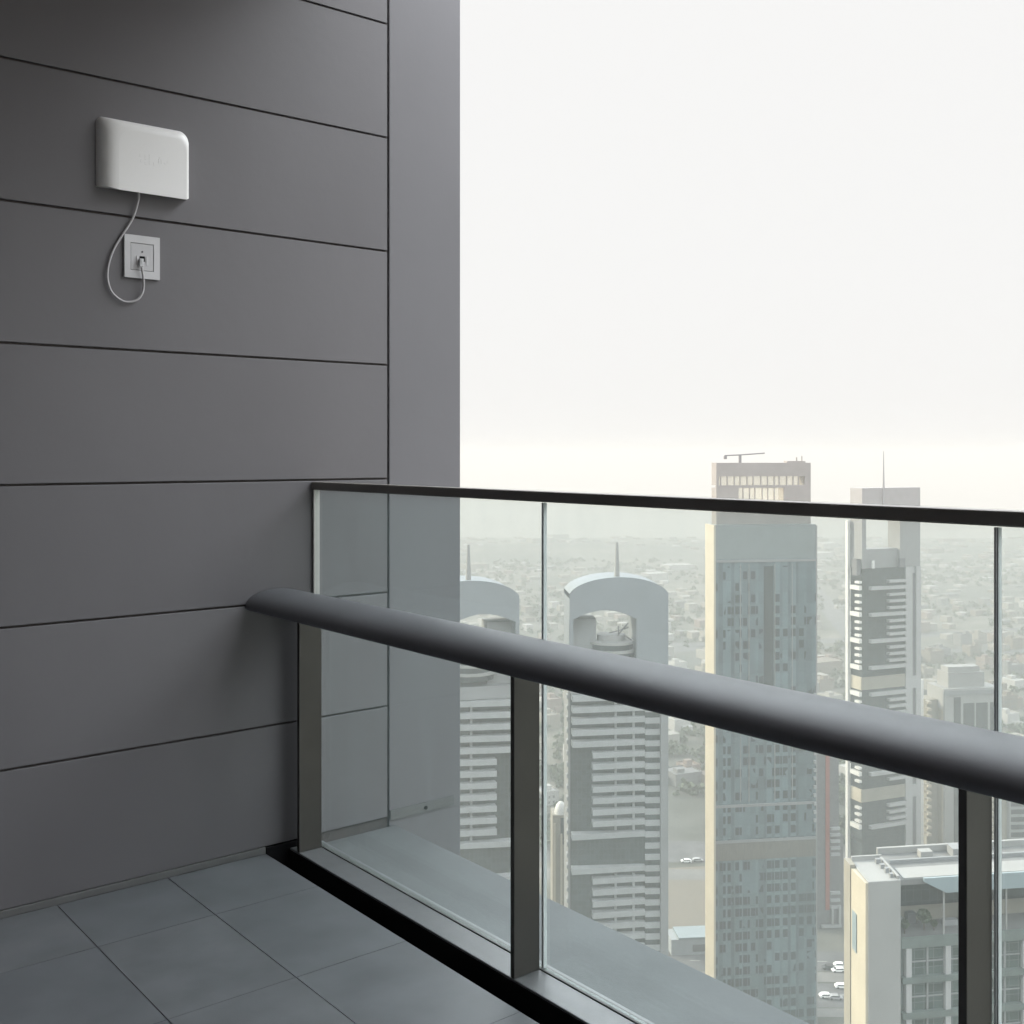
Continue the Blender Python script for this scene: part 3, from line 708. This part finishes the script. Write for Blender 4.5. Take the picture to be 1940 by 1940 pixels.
sbox('terrace_floor', M['rooft'], xr+0.01, FX1, 0.45, 11.4, zf-0.6, zf+0.1)
box('terrace_parapet', M['greeng'], r, xr+0.1, FX1, 0.05, 0.44, zf-1.1, zf+0.55)
zpen = zs_ - 1.0
sbox('penthouse', M['beige'], xr+0.02, FX1, 7.0, 11.3, zf+0.11, zpen)
sbox('penthouse_glazing', M['panes'], xr+0.6, FX1, 6.8, 6.98, zf+2.6, zpen-0.4)
sbox('roof', M['rooft'], xr+0.02, FX1, 0.3, 11.5, zpen+0.01, zs_-0.1)
sbox('roof_kerb', M['ivory'], xr+0.02, FX1, 10.9, 11.5, zs_-0.09, zs_+0.9)
sbox('roof_walk', M['ivory'], xr+0.6, FX1, 0.5, 4.6, zs_-0.09, zs_+0.05)
sbox('roof_kerb', M['tgrey'], xr+0.6, FX1, 6.6, 7.0, zs_-0.09, zs_+0.5)
sbox('roof_plant', M['ivory'], xr+6.5, xr+8.6, 8.0, 9.6, zs_-0.09, zs_+1.0)
sbox('roof_plant', M['tgrey'], xr+12.0, xr+14.0, 7.6, 10.2, zs_-0.09, zs_+1.3)
xa, xb_ = X(1750), X(1792)
mb = MB(); mb.extrude_y([(xb_, zpen-1.4), (FX1, zpen-1.4), (FX1, zpen+1.05), (xa, zpen+1.05), (xa, zpen+0.5)], -0.15, 0.29)
mb.build('canopy', M['pblue'], r)
for x in (xr+7.4, xr+18, xr+28): box('canopy_post', M['ivory'], r, x, x+0.22, 0.6, 0.82, zf+0.11, zpen)
for x, y, w2, h2 in ((xr+1.3, 5.2, 1.9, 1.5), (xr+4.2, 5.6, 1.4, 1.9), (xr+9.6, 4.2, 2.4, 1.0), (xr+13.5, 5.0, 1.6, 2.0)):
    box('service_cabinet', M['slate'] if w2 < 1.7 else M['tgrey'], r, x, x+w2, y, y+1.0, zf+0.11, zf+h2)
pw = 6.55; fh = 5.45
xp = X(1718)
for k in range(6):
    x = xp + k*pw
    for j in range(5):
        zt_ = zf-1.11 - j*fh
        if k < 5:
            w_ = box('window', M['panes2'], r, x+0.95, x+pw-0.05, 0.72, 0.99, zt_-fh+1.0, zt_-0.02)
            f_ = MB(); zc_ = zt_-fh/2+0.4; xc_ = x+pw/2+0.45
            f_.box(xc_-0.15, xc_+0.15, 0.5, 0.719, zt_-fh+1.0, zt_-0.02); f_.box(x+0.95, xc_-0.151, 0.56, 0.719, zc_-0.1, zc_+0.1); f_.box(xc_+0.151, x+pw-0.05, 0.56, 0.719, zc_-0.1, zc_+0.1)
            f_.build('frame', M['tgrey'], w_)
        box('pillar', M['wband'], r, x, x+0.9, 0.1, 0.98, zt_-fh+1.0, zt_-0.02)
for j in range(5):
    zt_ = zf-1.11 - j*fh
    box('spandrel', M['greeng'], r, xr+0.3, FX1, -0.05, 0.97, zt_-fh+0.02, zt_-fh+0.98)

# terrace things: potted shrub and a seat group
def shrub(name, site_root, site, lx, ly, lz, h, seed, label):
    q = random.Random(seed); yaw = site.yaw-PSI
    e = empty(name, W(site.x0, site.d, GZ) + Matrix.Rotation(yaw, 3, 'Z') @ Vector((lx, ly, lz)), yaw)
    MB().cyl(0, 0, 0, h*0.7, 0.10, 0.05, 8).build('trunk', M['bark'], e)
    b = MB()
    for i in range(420):
        d = Vector((q.gauss(0,1), q.gauss(0,1), q.gauss(0,1))).normalized()*(q.random()**0.4)
        p = Vector((d.x*h*0.33, d.y*h*0.33, h*0.68 + d.z*h*0.32)); u_ = Vector((q.gauss(0,1), q.gauss(0,1), q.gauss(0,1))).normalized()*0.16*h/2.2; v_ = u_.cross(Vector((q.gauss(0,1), q.gauss(0,1), q.gauss(0,1)))).normalized()*0.10*h/2.2
        b.add([p-u_, p+v_, p+u_, p-v_], [(0,1,2,3)])
    b.build('crown', M['leaf'], e); tag(e, label, 'shrub'); return e
shrub('shrub', r, s, xr+2.0, 2.6, zf+0.1, 2.3, 3, 'low dark shrub at the terrace corner beside the pale end wall')
shrub('shrub', r, s, xr+5.6, 3.2, zf+0.1, 3.4, 4, 'tallest dark shrub on the terrace, in front of the blue canopy')
shrub('shrub', r, s, xr+7.2, 3.0, zf+0.1, 1.7, 5, 'small dark shrub on the terrace just beside the tallest shrub')

# pale blue shed on the sand lot edge
d_ = 441.0; sh = Site(1272, d_, 5); r = sh.root('flat_roofed_shed')
tag(r, 'low pale blue flat roofed shed at the edge of the sand lot', 'shed')
box('wall', mat('shed_wall', (0.24, 0.255, 0.265), 0.7, 0, 0.06, 0.5), r, 0, 17, 0, 10, 0, 6.2)
box('roof', M['pblue'], r, 3, 17.3, -0.3, 10.3, 6.21, 7.0); box('door', M['slate'], r, 8.6, 14.2, -0.12, -0.004, 1.2, 4.0)

# ================================================================== LOW-RISE CITY
def house_mesh(seed):
    q = random.Random(seed); b = MB(); wx, wy, h = q.uniform(11,17), q.uniform(10,15), q.uniform(5.5,9.5)
    b.box(0, wx, 0, wy, 0, h, 0)
    for (xa, xb, ya, yb) in ((0,wx,0,0.3),(0,wx,wy-0.3,wy),(0,0.3,0.3,wy-0.3),(wx-0.3,wx,0.3,wy-0.3)): b.box(xa, xb, ya, yb, h+0.001, h+0.9, 0)
    px, py = q.uniform(1, wx-6), q.uniform(1, wy-6); b.box(px, px+4.5, py, py+4.5, h+0.001, h+2.9, 0)
    if q.random() < .6: b.box(-q.uniform(3,5), -0.01, 1, wy*0.6, 0, h*0.5, 0)
    nf = 2 if h > 6.5 else 1
    for f in range(nf):
        for k in range(int(wx//3.2)):
            x = 1.0+k*3.2; z = 1.2+f*3.5
            b.box(x, x+1.4, -0.06, -0.003, z, z+1.6, 1)
        for k in range(int(wy//3.4)):
            y = 1.0+k*3.4; z = 1.2+f*3.5
            b.box(wx+0.003, wx+0.06, y, y+1.4, z, z+1.6, 1)
    return b
hm = [mat('house_%s' % nme, c, 0.8, 0, 0.06, 0.2) for nme, c in (('sand', (0.18,0.165,0.14)), ('white', (0.29,0.285,0.275)), ('tan', (0.13,0.112,0.092)), ('pale', (0.21,0.20,0.18)), ('rose', (0.165,0.13,0.112)), ('grey', (0.12,0.12,0.12)))]
protos = []
def city_cells(d0, d1, step, a0, a1):
    """Blocks with streets, turned against the view."""
    th_ = R(24); ct, st = math.cos(th_), math.sin(th_); ext = int(d1*1.1/step)
    for i in range(-ext, ext):
        for j in range(-ext, ext):
            x = i*step + (i//4)*step*0.45; y = j*step + (j//3)*step*0.6
            lat = ct*x - st*y; dep = st*x + ct*y
            if d0 < dep < d1 and a0 < lat/dep < a1: yield lat, dep, i, j
q = random.Random(21)
spots = []
hidden = [(1340, 1560), (1600, 1752), (1068, 1272), (0, 872)]
for lat, dep, i, j in city_cells(590, 1180, 25.0, -0.05, 0.47):
    u = CX + F*lat/dep
    if any(a < u < b for a, b in hidden) and dep < 1180: continue
    if abs((lat-250)-(dep-560)*310/1840) < 22 or abs(dep - (1190-0.123*(lat+100))) < 14 or abs(dep-(918+0.313*(lat+500))) < 20: continue
    if 1745 < u < 1905 and dep < 700: continue
    if q.random() < 0.30: continue
    spots.append((dep, lat))
spots.sort(); spots = spots[:290]
used = set((round(l), round(d)) for d, l in spots)
LBL = 'low pale flat roofed house in the hazy district beyond the towers'
GRP = 'low houses in the hazy district beyond the towers'
kinds = {}
for idx, (dep, lat) in enumerate(spots):
    sd_ = q.randrange(6); mi = q.randrange(6)
    if (sd_, mi) not in kinds:
        o = house_mesh(100+sd_).build('flat_roofed_house', [hm[mi], M['slate']]); kinds[(sd_, mi)] = o.data
    else:
        o = bpy.data.objects.new('flat_roofed_house', kinds[(sd_, mi)]); col.objects.link(o)
    p = W(lat + q.uniform(-2,2), dep + q.uniform(-2,2), GZ); o.location = p
    o.rotation_euler.z = R(24) - PSI + q.choice((0, math.pi/2, math.pi)) ; k = q.uniform(0.85, 1.2); o.scale = (k, k, q.uniform(0.8, 1.3))
    u = CX + F*lat/dep
    where = ('between the two arch topped towers' if u < 1100 else 'between the whole arch topped tower and the glass tower' if u < 1400 else
             'between the glass tower and the white tower' if u < 1650 else 'in the district behind the beige stepped tower')
    tone = ('sand coloured', 'white', 'tan', 'pale cream', 'pinkish', 'grey')[mi]
    tag(o, 'low %s flat roofed house %s' % (tone, where), 'house', '%s houses %s' % (tone, where))
maxd = spots[-1][0]
# the rest of the district reads as one mass
far = MB()
def far_box(lat, dep, sx_, sy_, h, mi):
    a = R(24)+q.choice((0, 0, 0.05, -0.04)); c_, s_ = math.cos(a), math.sin(a); pts = []
    for x, y in ((-sx_/2,-sy_/2),(sx_/2,-sy_/2),(sx_/2,sy_/2),(-sx_/2,sy_/2)): 
        pts.append(W(lat + c_*x - s_*y, dep + s_*x + c_*y))
    far.add([(p.x,p.y,GZ) for p in pts] + [(p.x,p.y,GZ+h) for p in pts], [(4,5,6,7),(0,1,5,4),(1,2,6,5),(2,3,7,6),(3,0,4,7)], mi)
for (d0, d1, step) in ((590, 1500, 25.0), (1500, 2620, 36.0)):
    for lat, dep, i, j in city_cells(d0, d1, step, -0.16, 0.60):
        u = CX + F*lat/dep
        if (round(lat), round(dep)) in used: continue
        if dep < 610 and 1200 < u < 1400: continue
        if d0 == 590 and (dep < maxd and not any(a < u < b for a, b in hidden)) : continue
        if abs((lat-250)-(dep-560)*310/1840) < 22 or abs(dep - (1190-0.123*(lat+100))) < 16 or abs(dep-(918+0.313*(lat+500))) < 22: continue
        if math.sin(lat*0.004+1.0)*math.sin(dep*0.0035+lat*0.0012) > 0.62: continue
        if q.random() < 0.40: continue
        big = q.random() < 0.04
        k = step/25.0
        far_box(lat+q.uniform(-3,3)*k, dep+q.uniform(-3,3)*k, (q.uniform(8,15) if not big else q.uniform(26,44))*k**0.7, (q.uniform(8,12) if not big else q.uniform(16,26))*k**0.7, (q.uniform(4.5,9) if d0 == 590 else q.uniform(2.8,5)) if not big else q.uniform(6,14), q.choices(range(6), (5,4,3,5,2,3))[0])
tag(far.build('distant_houses', hm), 'mass of small pale houses fading into the haze', 'houses', kind='stuff')
# trees between the houses, too many and too far to count
tb = MB(); q2 = random.Random(5)
for k in range(4000):
    dep = 560 + 1500*q2.random()**1.3; a = -0.10 + 0.62*q2.random(); lat = a*dep
    if math.sin(lat*0.011)*math.cos(dep*0.009+lat*0.003) < -0.25: continue
    u = CX + F*lat/dep
    if 1190 < u < 1370 and dep < 640: continue
    c_ = W(lat, dep, GZ); rr = q2.uniform(2.2, 4.8)
    for i in range(26):
        d = Vector((q2.gauss(0,1), q2.gauss(0,1), abs(q2.gauss(0,1)))).normalized()*(q2.random()**0.4)
        p = c_ + Vector((d.x*rr, d.y*rr, 1.2 + d.z*rr*1.3)); e1 = Vector((q2.gauss(0,1), q2.gauss(0,1), q2.gauss(0,1))).normalized()*rr*0.42; e2 = e1.cross(Vector((q2.gauss(0,1), q2.gauss(0,1), q2.gauss(0,1)))).normalized()*rr*0.36
        tb.add([p-e1, p+e2, p+e1, p-e2], [(0,1,2,3)])
tag(tb.build('vegetation', M['leaf']), 'scattered dark green trees among the far houses', 'trees', kind='stuff')

# ================================================================== CARS
def make_car(paint):
    r = empty('parked_car', (0,0,0))
    L_ = [(-2.25,0.35),(2.2,0.35),(2.25,0.75),(1.35,0.95),(0.75,1.42),(-1.3,1.45),(-2.1,0.95),(-2.28,0.8)]
    b = MB(); b.extrude_y([(x,z) for x,z in L_], -0.88, 0.88); b.build('body', paint, r, bevel=0.06)
    g_ = MB(); g_.extrude_y([(1.2,0.98),(0.74,1.36),(-1.25,1.38),(-1.9,0.98)], -0.893, 0.893); g_.add([(1.36,-0.75,0.97),(1.36,0.75,0.97),(0.80,0.7,1.40),(0.80,-0.7,1.40)], [(0,1,2,3)])
    g_.build('window', M['tdark'], r)
    for x in (-1.4, 1.4):
        for y in (-0.8, 0.8):
            m_ = MB(); m_.cyl(0, 0, -0.11, 0.11, 0.34, n=16); m_.v = [(a+x, c+y, b_+0.34) for a, b_, c in m_.v]; m_.build('wheel', M['tyre'], r)
    return r
cars = [(1592, 1832, 'carw', 'white car on the far lane of the street below, in front of the dark tower'),
        (1588, 1841, 'carw', 'white car just in front of another white car on the far lane'),
        (1570, 1836, 'card', 'dark car on the far lane of the street below'),
        (1595, 1872, 'carw', 'white car at the kerb beside the pale strip of pavement'),
        (1566, 1890, 'carw', 'white car on the near lane beside the glass tower'),
        (1583, 1893, 'cars', 'silver car on the near lane behind the white one'),
        (1300, 1634, 'carw', 'white car at the top edge of the sand lot'),
        (1322, 1632, 'cars', 'silver car at the top edge of the sand lot by the glass tower')]
pr = {}
for u, v, c, lab in cars:
    d = 200*F/(v-HY); lat = (u-CX)/F*d
    o = pr[c] if False else (make_car(M[c]) if c not in pr else copy_tree(pr[c]))
    pr.setdefault(c, o)
    o.location = W(lat, d, GZ+0.05); o.rotation_euler.z = -PSI + R(rnd.choice((-2, 178)) + rnd.uniform(-4, 4)); o.scale = (1.15, 1.15, 1.15)
    tag(o, lab, 'car', 'cars in the streets below')

# ================================================================== HAZE
hz = MB(); hz.box(-13500, 13500, -13500, 13500, GZ-1.2, 16.0)
m = bpy.data.materials.new('air_haze'); m.use_nodes = True; t = m.node_tree; t.nodes.clear()
o_ = t.nodes.new('ShaderNodeOutputMaterial'); v_ = t.nodes.new('ShaderNodeVolumePrincipled')
v_.inputs['Color'].default_value = (0.425, 0.427, 0.420, 1); v_.inputs['Density'].default_value = 0.00066; v_.inputs['Anisotropy'].default_value = 0.0
t.links.new(v_.outputs[0], o_.inputs['Volume'])
tag(hz.build('haze', m), 'pale dusty haze over the city', 'haze', kind='stuff')
